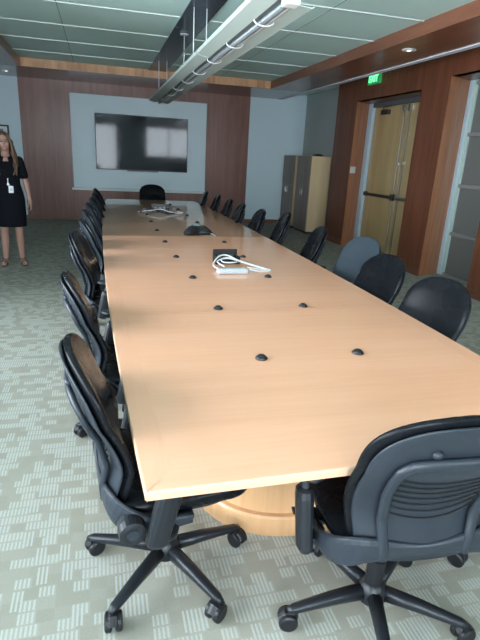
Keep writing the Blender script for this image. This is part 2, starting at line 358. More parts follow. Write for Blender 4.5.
t = empty('picture_frame', (-2.06, YB, 1.60), 0, 'framed picture in a dark frame on the pale back wall behind the woman', 'picture')
bm = NB()
for b in ((-.24, .24, -.035, 0, 0, .03), (-.24, .24, -.035, 0, .30, .33), (-.24, -.21, -.035, 0, .03, .30), (.21, .24, -.035, 0, .03, .30)): box(bm, *b)
link('frame', bm, BLK, t, bevel=.003)
bm = NB(); box(bm, -.21, .21, -.015, 0, .03, .30); link('mat_board', bm, WHITE, t)
bm = NB(); box(bm, -.13, .13, -.018, -.015, .08, .25); link('print', bm, principled('print_grey_blue', (.18, .25, .30), .5), t)

t = empty('exit_sign', (4.475, 8.25, 2.815), 0, 'green exit sign on the timber wall above the double doors', 'sign')
bm = NB(); box(bm, -.03, .015, -.19, .19, 0, .155); link('sign_housing', bm, principled('exit_panel', (.02, .20, .06), .4, emis=(.02, .30, .07), es=.45), t, bevel=.004)
me = text_mesh('EXIT', .145, .003); me.transform(Matrix.Translation((-.033, 0, .076)) @ Matrix.Rotation(R(-90), 4, 'Z') @ Matrix.Rotation(R(90), 4, 'X'))
me.materials.clear(); me.materials.append(principled('exit_letters', (.1, .9, .3), .4, emis=(.15, 1.0, .35), es=1.6)); me.name = 'sign_letters'
o = bpy.data.objects.new('sign_letters', me); C.objects.link(o); o.parent = t

# light switch on the splayed reveal beside the doors
dv = Vector((.457, .31, 0)).normalized()
t = empty('light_switch', (4.535+.0, 8.878, 1.36), math.atan2(dv.y, dv.x), 'white wide light switch plate on the timber reveal beside the doors', 'switch')
bm = NB(); box(bm, -.02, .18, -.008, 0, 0, .12); link('switch_plate', bm, WHITE, t, bevel=.003)
for q in (.02, .077, .135):
    bm = NB(); box(bm, q-.012, q+.018, -.014, -.008, .03, .09); link('rocker', bm, LEDGE, t, bevel=.002)

def downlight(x, y, label):
    t = empty('downlight', (x, y, ZS), 0, label, 'light', 'recessed downlights in the soffit')
    bm = NB(); lathe(bm, [(.055, 0), (.085, 0), (.085, -.006), (.055, -.008)], 24); link('trim_ring', bm, WHITE, t, smooth=False)
    bm = NB(); lathe(bm, [(.052, -.006), (.0, -.006)], 20, cap=False); box(bm, -.02, .02, -.02, .02, -.010, -.006)
    link('lens', bm, principled('downlight_lens', (.9, .9, .85), .4, emis=(1, .93, .8), es=2.5), t)
downlight(3.63, 5.95, 'small round white downlight in the right timber soffit')
downlight(-1.66, 11.2, 'small round white downlight at the far left corner of the soffit')

# pendant linear fixture
FZ = 2.45; FY0, FY1 = 3.12, 10.15
t = empty('pendant_light', (1.085, FY0, FZ), 0, 'long pale green suspended linear light fixture with tube and hoops', 'light fixture')
Lf = FY1-FY0
def wing(pts, y0, y1, name, th=.006):
    bm = NB(); top = [(x, z+th) for x, z in pts[::-1]]; prof = pts+top
    rings(bm, [[Vector((x, y, z)) for x, z in prof] for y in (y0, y1)]); return link(name, bm, FIXW, t)
wing([(-.175, .022), (-.165, .005), (-.050, -.020)], 0, 2.06, 'reflector_wing'); wing([(-.175, .022), (-.165, .005), (-.050, -.020)], 2.09, Lf, 'reflector_wing')
wing([(.075, -.022), (.185, -.030), (.200, -.020)], .1, Lf, 'reflector_wing')
bm = NB(); rings(bm, [[Vector((x, y, z)) for x, z in ((-.055, -.005), (.08, -.005), (.08, .06), (-.055, .06))] for y in (0, Lf)]); link('channel', bm, principled('channel_grey', (.16, .19, .19), .4), t)
bm = NB(); sweep(bm, [(.018, .02, -.018), (.018, Lf-.02, -.018)], .021, None, 16); link('tube', bm, TUBEM, t, smooth=True)
bm = NB(); box(bm, -.03, .06, -.03, .06, -.055, .02); link('end_bracket', bm, WHITE, t, bevel=.006)
bm = NB(); sweep(bm, [(.060, .05, -.022), (.060, Lf-.02, -.022)], .006, None, 8); link('wire', bm, WHITE, t)
for i in range(9):
    y = .55+i*.80
    if y > Lf: break
    bm = NB(); pts = [(.02+.070*math.cos(a), y, -.020-.030*math.sin(a)) for a in [PI*k/12 for k in range(13)]]
    sweep(bm, pts, .0045, .009, 8, up=(0, 1, 0)); link('hoop', bm, WHITE, t, smooth=True)
for i, (dx, y, disc) in enumerate(((0.0, 3.95, 1), (-.09, 2.72, 0), (.045, 2.72, 0), (-.085, 6.13, 0), (.045, 6.10, 0))):
    bm = NB(); sweep(bm, [(dx, y, .05), (dx, y, ZC-FZ-.014)], .006, None, 8)
    if disc: lathe(bm, [(.005, ZC-FZ-.02), (.05, ZC-FZ-.035), (.055, ZC-FZ-.022), (.02, ZC-FZ-.014)], 16, Matrix.Translation((dx, y, 0)))
    link('suspension_rod', bm, WHITE, t, smooth=True)

# two tall cabinets against the far right wall
def cabinet(y0, y1, label, box_top=False):
    X0, X1 = 4.30, 4.76
    t = empty('tall_cabinet', ((X0+X1)/2, (y0+y1)/2, 0), 0, label, 'cabinet', 'tall cabinets by the far right corner'); w = (X1-X0)/2; d = (y1-y0)/2
    bm = NB(); box(bm, -w+.022, w, -d, d, .05, 1.64); link('cabinet_body', bm, CAB_LIT, t, bevel=.003)
    bm = NB(); box(bm, -w+.04, w-.02, -d+.02, d-.02, 0, .05); link('plinth', bm, BLK, t)
    for a, b in ((-d+.003, -.003), (.003, d-.003)):
        bm = NB(); box(bm, -w, -w+.02, a, b, .06, 1.635); dr = link('cabinet_door', bm, CAB_SHADE, t, bevel=.002)
        yh = b-.05 if a < -.01 else a+.05
        bm = NB(); sweep(bm, [(-w-.02, yh, .82), (-w-.02, yh, .94)], .005, None, 8); link('cabinet_handle', bm, CHROME, dr)
cabinet(10.25, 11.02, 'tall brown cabinet with lit pale side, the nearer of two by the grey wall')
cabinet(11.20, 11.93, 'tall brown cabinet in the far corner, the farther of two')
bm = NB(); box(bm, -.09, .09, -.07, .07, 0, .035); box(bm, -.05, .06, -.04, .05, .035, .05)
o = link('black_tray', bm, BLK, bevel=.006); o.location = (4.55, 10.5, 1.64); tag(o, 'small flat black device lying on top of the nearer tall cabinet', 'device')

# ------------------------------------------------------------------ conference table
TZ = .74; TX = .85; TY0, TY1 = 1.06, 9.12; TH = .030
def halfw(y, k=0):
    u = (y-(TY0+TY1)/2)/((TY1-TY0)/2); return .853-.083*abs(u)**2.6-k
def near_y(x): return TY0
table = empty('conference_table', (0, 0, 0), 0, 'very long boat-shaped light maple conference table with domed grommets', 'table')
seams = [TY0, 2.53, 3.82, 5.10, 6.38, 7.66, TY1]
BORD = .085
for i in range(6):
    a, b = seams[i]+(.0012 if i else 0), seams[i+1]-(.0012 if i < 5 else 0)
    ya = a+(BORD if i == 0 else 0); yb = b-(BORD if i == 5 else 0)
    ys = [ya+(yb-ya)*k/6 for k in range(7)]
    bm = NB()
    # inner field
    poly = [(TX-halfw(y, BORD), y) for y in ys]+[(TX+halfw(y, BORD), y) for y in reversed(ys)]
    prism(bm, poly, TZ-TH, TZ, 0)
    for s in (-1, 1):
        yy = [a+(b-a)*k/8 for k in range(9)]
        inn = [(TX+s*halfw(min(max(y, ya), yb), BORD), min(max(y, ya), yb)) for y in yy]
        inn = [q for n_, q in enumerate(inn) if n_ == 0 or abs(q[1]-inn[n_-1][1]) > 1e-6]; out = [(TX+s*halfw(y, .004), y) for y in yy]
        prism(bm, (inn+out[::-1]) if s > 0 else (out+inn[::-1]), TZ-TH, TZ, 1)
    if i == 0: prism(bm, [(TX-halfw(a, .004), a+.004), (TX+halfw(a, .004), a+.004), (TX+halfw(ya, BORD), ya), (TX-halfw(ya, BORD), ya)], TZ-TH, TZ, 0)
    if i == 5: prism(bm, [(TX-halfw(yb, BORD), yb), (TX+halfw(yb, BORD), yb), (TX+halfw(b, .004), b-.004), (TX-halfw(b, .004), b-.004)], TZ-TH, TZ, 0)
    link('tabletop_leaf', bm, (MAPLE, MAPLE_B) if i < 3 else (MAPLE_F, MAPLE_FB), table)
# edge banding all round
bm = NB(); n = 40; ys = [TY0+(TY1-TY0)*k/n for k in range(n+1)]
loop = [(TX-halfw(y), y) for y in ys]+[(TX+halfw(y), y) for y in reversed(ys)]
def inset(p, d):
    x, y = p; sx = -1 if x > TX else 1; return (x+sx*d, min(max(y, TY0+d), TY1-d))
prof = [(.0045, TZ), (.0015, TZ-.0012), (0, TZ-.005), (0, TZ-TH+.006), (.012, TZ-TH-.004), (.03, TZ-TH-.004), (.03, TZ-TH+.002), (.0045, TZ-TH+.002)]
rs = []
V = [[bm.verts.new((*inset(p, d), z)) for d, z in prof] for p in loop]
for i in range(len(V)):
    A, B = V[i], V[(i+1) % len(V)]
    for j in range(len(prof)): bm.faces.new((A[j], A[(j+1) % len(prof)], B[(j+1) % len(prof)], B[j]))
link('edge_banding', bm, MAPLE_E, table)
def superell(cx, cy, a, b, p, n=48): return [(cx+a*sgnpow(math.cos(2*PI*k/n), 2/p), cy+b*sgnpow(math.sin(2*PI*k/n), 2/p)) for k in range(n)]
for cy, b, pa in ((2.15, .53, .46), (5.05, .62, .34), (7.85, .58, .34)):
    bm = NB(); prism(bm, superell(TX, cy, pa, b-.02, 2.5), .0, TZ-TH); ped = link('pedestal', bm, MAPLE_P, table, smooth=False)
    bm = NB()
    rs = [[Vector((x, y, z)) for x, y in superell(TX, cy, pa+o_, b-.02+o_, 2.5)] for o_, z in ((-.0, .0), (.03, .0), (.03, .085), (.022, .095), (-.0, .095))]
    rings(bm, rs, cap=False); link('pedestal_plinth', bm, MAPLE_P, ped)
gr = None
for i in range(11):
    y = 1.85+i*.722
    if y > 9.0: break
    for s in (-1, 1):
        x = TX+.008+s*(.195+.095*(1-min(1, abs((y-5.1)/3.9))**2.2))
        if gr is None:
            bm = NB(); lathe(bm, [(.018, TZ-.001), (.026, TZ+.001), (.027, TZ+.004), (.021, TZ+.012), (.012, TZ+.019), (.0, TZ+.021)], 20); gr = link('dome_grommet', bm, BLK, table, smooth=True); o = gr
            gr['label'] = 'small black domed button'
        else:
            o = gr.copy(); C.objects.link(o); o.parent = table
        o.location = (x, y, 0)

# ------------------------------------------------------------------ task chair (front = +y)
def back_surface(x, z):
    """y of the backrest mid-surface"""
    u = (z-.50)/.50
    y = -.215 + .024*math.sin(min(max(u, 0), .55)/.55*PI) - .162*max(u-.22, 0)**1.15
    return y + .035*min(1, abs(x)/.24)**2.2
def back_halfw(z, W=.245, z0=.47, z1=.97):
    t = min(max((z-z0)/(z1-z0), 0), 1)
    w = W*(.87+.13*math.sin(min(t/.62, 1)*PI/2))
    if t > .64: w *= (1-((t-.64)/.36)**2.5)**(1/2.5) if t < 1 else 0
    if t < .08: w *= (1-(1-t/.08)**2*.25)
    return w
def loft_back(bm, W, z0, z1, off, th, n=28, rows=26):
    rs = []
    for i in range(rows+1):
        t = 1-(1-i/rows)**1.6; z = z0+(z1-z0)*t
        w = max(back_halfw(z, W, z0, z1), .02); tt = th*(1-.55*max(0, (t-.80)/.20)**2)
        ring = []
        for k in range(n):
            a = 2*PI*k/n; x = w*sgnpow(math.cos(a), .75); e = sgnpow(math.sin(a), .8)*tt
            ring.append(Vector((x, back_surface(x, z)+off+e, z)))
        rs.append(ring)
    rings(bm, rs)
def build_chair(leather=LEATHER):
    c = empty('office_chair')
    # star base
    bm = NB()
    lathe(bm, [(.03, .055), (.05, .065), (.052, .115), (.035, .135), (.03, .14)], 20)
    for k in range(5):
        a = R(90+36)+k*2*PI/5; d = Vector((math.cos(a), math.sin(a), 0))
        sweep(bm, [d*.03+Vector((0, 0, .098)), d*.16+Vector((0, 0, .092)), d*.30+Vector((0, 0, .078)), d*.322+Vector((0, 0, .074))], [.026, .023, .017, .010], [.026, .020, .014, .008], 10, p=2.8)
    link('star_base', bm, PLASTIC, c, smooth=True)
    for k in range(5):
        a = R(90+36)+k*2*PI/5; d = Vector((math.cos(a), math.sin(a), 0)); p = d*.305
        sw = a+R([20, 75, -40, 130, 10][k]); M = Matrix.Translation(p+Vector((0, 0, 0))) @ Matrix.Rotation(sw, 4, 'Z')
        bm = NB()
        for s in (-1, 1):
            Mw = M @ Matrix.Translation((s*.018, -.012, .034)) @ Matrix.Rotation(R(90), 4, 'Y')
            lathe(bm, [(.0, -.012), (.026, -.012), (.033, -.008), (.034, 0), (.033, .008), (.026, .012), (.0, .012)], 18, Mw)
        lathe(bm, [(.011, .03), (.012, .078)], 10, M)
        sweep(bm, [M @ Vector((0, -.045, .045)), M @ Vector((0, -.025, .066)), M @ Vector((0, .01, .068)), M @ Vector((0, .018, .05))], .017, .006, 8)
        link('caster', bm, PLASTIC_D, c, smooth=False, bevel=0)
    bm = NB(); lathe(bm, [(.032, .12), (.032, .24), (.022, .242), (.022, .38)], 16); link('gas_column', bm, PLASTIC_D, c)
    bm = NB(); rs = []
    for z, hx, y0, y1 in ((.345, .05, -.08, .07), (.37, .09, -.15, .13), (.41, .13, -.19, .16), (.428, .13, -.19, .16)):
        rs.append([Vector((x, y, z)) for x, y in [((y0+y1)*0+hx*sgnpow(math.cos(t), .6), (y0+y1)/2+(y1-y0)/2*sgnpow(math.sin(t), .6)) for t in [2*PI*k/20 for k in range(20)]]])
    rings(bm, rs); link('tilt_mechanism', bm, PLASTIC_D, c, smooth=False)
    # seat cushion with waterfall front
    bm = NB(); rs = []; ns = 22
    for i in range(ns+1):
        t = i/ns; y = -.225+.475*t
        e = min(1, (1-abs(2*t-1)**6))**.5 if 0 < t < 1 else .0
        w = .245*(.92+.08*math.sin(t*PI))*max(.30, (1-max(0, abs(2*t-1)-.70)**2/.09*.28)**.5 if True else 1); hz = .052*max(e, .35)
        zc = .462 - .018*max(0, (t-.72)/.28)**2 + .006*max(0, (.25-t)/.25)
        rs.append([Vector((w*sgnpow(math.cos(a), .55), y, zc + hz*sgnpow(math.sin(a), .8) + .012*(w*math.cos(a)/.245)**2)) for a in [2*PI*k/24 for k in range(24)]])
    rings(bm, rs); link('seat', bm, leather, c, smooth=True)
    bm = NB(); rs = [[Vector((s_*.225*sgnpow(math.cos(a), .5), .01+s_*.215*sgnpow(math.sin(a), .5), z)) for a in [2*PI*k/28 for k in range(28)]] for s_, z in ((.7, .418), (.95, .424), (1, .440), (.97, .448))]
    rings(bm, rs); link('seat_pan', bm, PLASTIC_D, c, smooth=False)
    # backrest pad and the rear shell
    bm = NB(); loft_back(bm, .242, .47, .972, .010, .024); link('backrest', bm, leather, c, smooth=True)
    bm = NB(); loft_back(bm, .229, .462, .955, -.017, .011); shell = link('back_shell', bm, SHELLM, c, smooth=True)
    bm = NB()
    for i in range(7):
        z = .620+i*.025; w = .126+.003*i; pts = []
        for k in range(13):
            x = -w+2*w*k/12; zz = z-.026*(1-(x/w)**2)
            pts.append((x, back_surface(x, zz)-.0295, zz))
        sweep(bm, pts, .0045, .0028, 6)
    link('flex_slots', bm, GAP, shell)
    # inverted U support frame behind the shell, running into side carriers
    bm = NB()
    def bp(x, z, o=-.040): return Vector((x, back_surface(x, z)+o, z))
    up_ = [Vector((-.128, -.235, .470)), bp(-.134, .52, -.038), bp(-.144, .60), bp(-.155, .70), bp(-.162, .765), bp(-.154, .808), bp(-.130, .831), bp(-.09, .838), bp(-.05, .840)]
    pts = up_+[bp(0, .841)]+[Vector((-q.x, q.y, q.z)) for q in up_[::-1]]
    P = []
    for i in range(len(pts)-1):
        for k in range(3): P.append(pts[i].lerp(pts[i+1], k/3))
    P.append(pts[-1]); sweep(bm, P, .017, .011, 10, up=(0, 1, 0)); link('back_frame', bm, SHELLM, c, smooth=True)
    for s in (-1, 1):
        bm = NB(); ellipsoid(bm, (s*.08, back_surface(.08, .872)-.031, .872), .016, .012, .012, 10, 6)
        link('shell_button', bm, SHELLM, shell, smooth=True)
    bm = NB()
    arc = [(-.262, .03, .435), (-.266, -.10, .44), (-.246, -.18, .468), (-.19, -.222, .498), (-.10, -.232, .500), (0, -.234, .500), (.10, -.232, .500), (.19, -.222, .498), (.246, -.18, .468), (.266, -.10, .44), (.262, .03, .435)]
    A = bez(arc, 4); nA = len(A); hh = [.018+.030*abs(math.sin(2*PI*i/(nA-1)))**1.5 for i in range(nA)]
    sweep(bm, A, .013, hh, 12, p=2.6); box(bm, -.25, .25, -.02, .04, .418, .436); link('back_carrier', bm, SHELLM, c, smooth=False, bevel=.002)
    for s in (-1, 1):
        bm = NB()
        sweep(bm, bez([(s*.24, -.03, .425), (s*.29, -.05, .415), (s*.310, -.085, .43), (s*.312, -.088, .46)], 4), .020, .026, 10, up=(0, 1, 0))
        sweep(bm, [(s*.314, -.098, .400), (s*.314, -.095, .415), (s*.317, -.058, .57), (s*.317, -.054, .592), (s*.317, -.052, .600)], [.018, .025, .027, .025, .018], [.028, .036, .040, .036, .028], 14, up=(0, 1, 0), p=2.4)
        sweep(bm, [(s*.317, -.054, .59), (s*.315, -.035, .646)], .015, .026, 10, up=(0, 1, 0))
        a = link('armrest', bm, PLASTIC, c, smooth=False, bevel=.001)
        bm = NB(); rs = []
        for i in range(15):
            t = i/14; y = -.120+.24*t; e = max(.12, (1-abs(2*t-1)**4.5)**.5)
            rs.append([Vector((s*(.310-.01*t)+.047*e*sgnpow(math.cos(q), .7), y, .662+.015*max(.3, e)*sgnpow(math.sin(q), .8))) for q in [2*PI*k/18 for k in range(18)]])
        rings(bm, rs); link('arm_pad', bm, GREY_PAD, a, smooth=True)
    bm = NB()
    M = Matrix.Translation((.262, -.165, .452)) @ Matrix.Rotation(R(90), 4, 'Y'); lathe(bm, [(.042, -.01), (.044, .02), (.040, .045), (.030, .048), (.0, .046)], 24, M)
    k_ = link('tension_knob', bm, PLASTIC, c, bevel=.001)
    bm = NB(); lathe(bm, [(.018, .047), (.018, .050), (.0, .050)], 18, M); link('knob_cap', bm, SHELLM, k_)
    bm = NB(); sweep(bm, [(-.12, .06, .41), (-.26, .08, .40)], .008, None, 8); sweep(bm, [(-.25, .08, .40), (-.30, .083, .398)], .018, .008, 10); link('lever', bm, PLASTIC_D, c)
    return c
GREY_PAD = principled('arm_pad_rubber', (.015, .019, .024), .42, 0, .4)
def copy_tree(o, parent=None):
    c = o.copy(); C.objects.link(c)
    if parent: c.parent = parent
    for ch in list(o.children): copy_tree(ch, c)
    return c
proto = build_chair()
GL, GRT = 'office chairs along the left side of the table', 'office chairs along the right side of the table'
ordn_l = ['black office chair nearest on the left, knob and star base in view', 'second black office chair back on the left, just beyond the nearest',
 'third black chair from the camera on the left side of the table', 'fourth black chair from the camera on the left, start of the tight row',
 'fifth black chair from the camera in the left row', 'sixth black chair from the camera in the left row', 'seventh black chair from the camera in the left row',
 'eighth black chair from the camera in the left row', 'farthest black chair of the left row, by the niche wall end']
left = [(.195, 1.565, -85, -29), (.13, 2.52, -84, -20), (.10, 3.82, -95, 40), (.14, 4.62, -82, 10), (.14, 5.36, -82, 50), (.16, 6.06, -82, 0), (.19, 6.78, -82, 30), (.21, 7.50, -82, 15), (.22, 8.35, -82, 60)]
right = [(1.42, 8.58, 82), (1.48, 7.88, 82), (1.50, 7.18, 82), (1.49, 6.48, 83), (1.54, 5.78, 84), (1.61, 5.12, 78), (1.68, 4.36, 78), (1.81, 3.64, 97), (1.57, 2.92, 92), (1.51, 2.22, 95), (1.67, 1.37, 95)]
ordn_r = ['black chair at the far end of the right row, tenth back from the near one', 'second chair from the far end of the right row', 'third chair from the far end of the right row',
 'fourth chair from the far end of the right row', 'black chair before the pale wall, just left of the tall cabinets', 'black chair standing upright in front of the farther tall cabinet',
 'black chair in front of the foot of the nearer tall cabinet, left of the doors', 'black chair painted window-lit grey-blue, turned towards the camera in front of the doors', 'black chair half hiding the chair painted window-lit grey-blue',
 'large black chair back on the right before the glass panel', 'black chair cut by the right edge of the photo, only arm and caster in view']
def place(root, x, y, rz, label, group=None, base=0):
    root.location = (x, y, 0); root.rotation_euler = (0, 0, R(rz)); tag(root, label, 'chair', group)
    if base:
        for ch in root.children:
            n = ch.name.split('.')[0]
            if n in ('star_base', 'caster'): ch.rotation_euler = (0, 0, R(base))
place(proto, *left[0][:3], ordn_l[0], GL, base=left[0][3])
for i in range(1, 9): place(copy_tree(proto), *left[i][:3], ordn_l[i], GL, base=left[i][3] or 0)
for i, (x, y, a) in enumerate(right):
    c = copy_tree(proto); place(c, x, y, a, ordn_r[i], GRT, base=(i*23) % 72 if i < 10 else -31)
    if i == 5: c.scale = (1, 1, 1.05)
    if i == 7:
        for ch in c.children:
            if ch.name.split('.')[0] in ('backrest', 'seat'):
                ch.data = ch.data.copy(); ch.data.materials[0] = LIT_LEATHER  # this chair gets the leather with window light in its colour
c = copy_tree(proto); place(c, .892, 1.205, -5, 'black office chair in the foreground at the near end, seen from behind', base=-13)
c = copy_tree(proto); place(c, .92, 9.42, 180, 'black chair at the far end of the table below the television')

# ------------------------------------------------------------------ things on the table
def cable(bm, pts, r=.004): sweep(bm, bez(pts, 8), r, None, 8)
t = empty('power_hub', (.94, 3.78, TZ), R(4), 'black cable box standing open on the table behind the white power strip', 'power hub')
bm = NB(); box(bm, -.10, .10, -.05, .05, 0, .015); box(bm, -.10, .10, .035, .05, .015, .105); box(bm, -.10, -.088, -.05, .05, .015, .06); box(bm, .088, .10, -.05, .05, .015, .06); link('hub_box', bm, BLK, t, bevel=.003)
for x in (-.05, .0, .05):
    bm = NB(); box(bm, x-.016, x+.016, .028, .035, .03, .065); link('socket', bm, DMETAL, t, bevel=.002)
t = empty('power_strip', (.90, 3.42, TZ), R(2), 'white power strip lying in the middle of the table', 'power strip')
bm = NB(); box(bm, -.115, .115, -.032, .032, 0, .038); link('strip_body', bm, principled('strip_white', (.42, .46, .48), .45), t, bevel=.012, seg=3)
for i in range(4):
    bm = NB(); lathe(bm, [(.017, .038), (.017, .040), (.013, .040), (.0, .039)], 16, Matrix.Translation((-.085+.055*i, 0, 0))); link('outlet', bm, principled('outlet_grey', (.45, .47, .48), .5), t)
t = empty('white_cable', (.95, 3.55, TZ), 0, 'loops of white cable coiled around the power strip and black cable box', 'cable')
bm = NB()
cable(bm, [(-.13, -.08, .02), (-.16, .03, .03), (-.09, .15, .07), (-.02, .17, .075), (.04, .10, .05), (0, .02, .05), (-.08, .03, .05), (-.08, .10, .06), (0, .14, .06), (.12, .08, .03), (.24, 0, .006), (.26, -.07, .006), (.16, -.09, .006), (.09, -.08, .02)], .0055)
cable(bm, [(-.10, -.08, .04), (-.12, .07, .05), (-.02, .12, .06), (.10, .09, .03), (.21, .03, .006), (.24, -.03, .006), (.14, -.05, .02), (.08, -.07, .03)], .005)
link('cord', bm, principled('cord_white', (.62, .66, .68), .45), t, smooth=True)

t = empty('conference_phone', (.965, 5.27, TZ), R(12), 'black three-lobed conference phone on the table beyond the white cables', 'phone')
bm = NB()
for lv in ((.0, 1.0), ):
    rs = []
    for z, s in ((0, .92), (.02, 1.0), (.05, .86), (.088, .55), (.098, .30)):
        rs.append([Vector((s*(.085+.075*(.5+.5*math.cos(3*a))**1.3)*math.cos(a+R(90))*1.15, s*(.085+.075*(.5+.5*math.cos(3*a))**1.3)*math.sin(a+R(90)), z)) for a in [2*PI*k/48 for k in range(48)]])
    rings(bm, rs)
link('phone_body', bm, BLK, t, smooth=False, bevel=.001)
bm = NB(); box(bm, -.045, .045, -.055, .0, .088, .098, Matrix.Rotation(R(-6), 4, 'X')); link('keypad', bm, principled('keypad_grey', (.20, .22, .23), .4), t, bevel=.002)
bm = NB(); box(bm, -.035, .035, .008, .040, .097, .103); link('phone_display', bm, principled('phone_lcd', (.25, .30, .28), .2), t, bevel=.001)
bm = NB(); sweep(bm, bez([(.07, -.03, .06), (.12, -.09, .02), (.16, -.16, .004), (.13, -.2, .004)], 6), .004, None, 8); link('phone_cord', bm, principled('grey_cord', (.4, .42, .42), .5), t, smooth=True)

t = empty('power_hub', (.80, 7.25, TZ), R(-3), 'open black cable box near the far end of the table', 'power hub')
bm = NB(); box(bm, -.12, .12, -.06, .06, 0, .015); box(bm, -.12, .12, .045, .06, .015, .11); box(bm, -.12, -.105, -.06, .06, .015, .07); box(bm, .105, .12, -.06, .06, .015, .07); link('hub_box', bm, BLK, t, bevel=.003)
for x in (-.06, .0, .06):
    bm = NB(); box(bm, x-.018, x+.018, .037, .045, .03, .07); link('socket', bm, DMETAL, t, bevel=.002)
t = empty('wire_tangle', (.79, 7.10, TZ), 0, 'tangle of black and white leads around the far cable box', 'cable')
bm = NB(); cable(bm, [(-.30, .10, .006), (-.22, .0, .03), (-.10, -.06, .05), (0, -.03, .06), (.12, -.05, .03), (.25, 0, .006), (.33, .10, .006), (.26, .18, .006)], .005); link('white_lead', bm, WHITE, t, smooth=True)
bm = NB(); cable(bm, [(-.28, .02, .01), (-.20, .09, .04), (-.10, .02, .05), (-.02, -.09, .03), (.10, -.10, .01), (.20, -.02, .01)], .008); link('black_lead', bm, BLK, t, smooth=True)
t = empty('web_camera', (.60, 7.22, TZ), R(20), 'small silver and black camera left of the far cable box on the table', 'camera')
bm = NB(); box(bm, -.05, .05, -.03, .03, 0, .055); link('camera_body', bm, principled('camera_grey', (.25, .26, .27), .35, .5), t, bevel=.008, seg=3)
bm = NB(); lathe(bm, [(.022, .03), (.022, .045), (.0, .043)], 16, Matrix.Translation((0, 0, .03)) @ Matrix.Rotation(R(90), 4, 'X')); link('lens', bm, BLK, t)

# ------------------------------------------------------------------ person
def remeshed(name, bm, mat, vox, parent=None, smooth_it=4):
    o = link(name, bm, mat, parent)
    r = o.modifiers.new('remesh', 'REMESH'); r.mode = 'VOXEL'; r.voxel_size = vox; r.use_smooth_shade = True
    s = o.modifiers.new('smooth', 'SMOOTH'); s.iterations = smooth_it; s.factor = .5
    return o
def cap(bm, a, b, ra, rb, n=14):
    a, b = Vector(a), Vector(b); d = b-a; L = d.length; q = d.to_track_quat('Z', 'Y').to_matrix().to_4x4(); M = Matrix.Translation(a) @ q
    prof = [(ra*math.sin(PI/2*i/4), -ra*math.cos(PI/2*i/4)) for i in range(4)]+[(ra, 0), (rb, L)]+[(rb*math.cos(PI/2*i/4), L+rb*math.sin(PI/2*i/4)) for i in range(1, 5)]
    lathe(bm, prof, n, M)
P = empty('person', (-1.17, 7.24, 0), R(8), 'woman with long fair-brown hair in a black knee-length dress standing at far left', 'person')
# local frame: she faces -y, her left is +x
bm = NB()
for s, fx in ((-1, -.105), (1, .10)):
    cap(bm, (s*.085, 0, .86), (s*.09, -.005, .48), .088, .056); cap(bm, (s*.09, -.005, .48), (s*.092, .015, .34), .052, .054); cap(bm, (s*.092, .015, .34), (fx, .02, .085), .054, .034)
    cap(bm, (fx, .025, .075), (fx+s*.008, .035, .04), .034, .030); cap(bm, (fx, .02, .045), (fx+s*.03, -.11, .030), .032, .024)
    for k in range(5): cap(bm, (fx+s*(.012+.013*k-.01), -.11, .028), (fx+s*(.018+.014*k-.008), -.158+.010*k, .020), .011, .009-.0006*k, 8)
bm_t = bm
cap(bm, (0, 0, .90), (0, 0, 1.10), .13, .105); cap(bm, (0, 0, 1.10), (0, .01, 1.30), .105, .12); cap(bm, (-.12, .01, 1.355), (.12, .01, 1.355), .055, .055)
cap(bm, (0, .015, 1.36), (.0, -.005, 1.50), .052, .048)
# head, tilted a little to her right
HM = Matrix.Translation((-.006, -.01, 1.575)) @ Matrix.Rotation(R(-7), 4, 'Y')
ellipsoid(bm, (0, .012, .022), .074, .092, .098, 20, 14, HM); ellipsoid(bm, (0, -.022, -.040), .056, .062, .068, 18, 12, HM)
ellipsoid(bm, (0, -.092, -.008), .012, .018, .024, 10, 8, HM); ellipsoid(bm, (0, -.098, -.018), .014, .013, .010, 10, 8, HM)
ellipsoid(bm, (0, -.066, -.088), .022, .020, .018, 10, 8, HM)
for s in (-1, 1): ellipsoid(bm, (s*.074, .008, -.005), .010, .018, .030, 10, 8, HM); ellipsoid(bm, (s*.036, -.058, -.024), .022, .020, .022, 10, 8, HM)
ARM = {}
for s in (-1, 1):
    sh = (s*.165, .01, 1.345); el = (s*.215, .03, 1.08); wr = (s*.245, -.03, .86)
    cap(bm, sh, el, .047, .036); cap(bm, el, wr, .037, .024)
    pm = (s*.250, -.045, .79); cap(bm, wr, (s*.248, -.038, .83), .025, .028); cap(bm, (s*.244, -.052, .83), (s*.246, -.060, .785), .020, .018); cap(bm, (s*.252, -.026, .83), (s*.254, -.028, .785), .020, .017)
    for k in range(4):   # four curled fingers
        y = -.072+k*.018; l = [.030, .034, .032, .025][k]
        a = Vector((s*.250, y+.004, .785)); b = a+Vector((s*.008, -.002, -l)); c2 = b+Vector((-s*.014, 0, -l*.75)); d2 = c2+Vector((-s*.018, 0, -l*.25))
        cap(bm, a, b, .0092, .0085, 8); cap(bm, b, c2, .0085, .0078, 8); cap(bm, c2, d2, .0078, .007, 8)
    a = Vector((s*.236, -.066, .835)); b = a+Vector((-s*.012, -.016, -.035)); c2 = b+Vector((-s*.006, -.006, -.030)); cap(bm, a, b, .012, .0098, 8); cap(bm, b, c2, .0098, .008, 8)
remeshed('body', bm, SKIN, .006, P, 3)
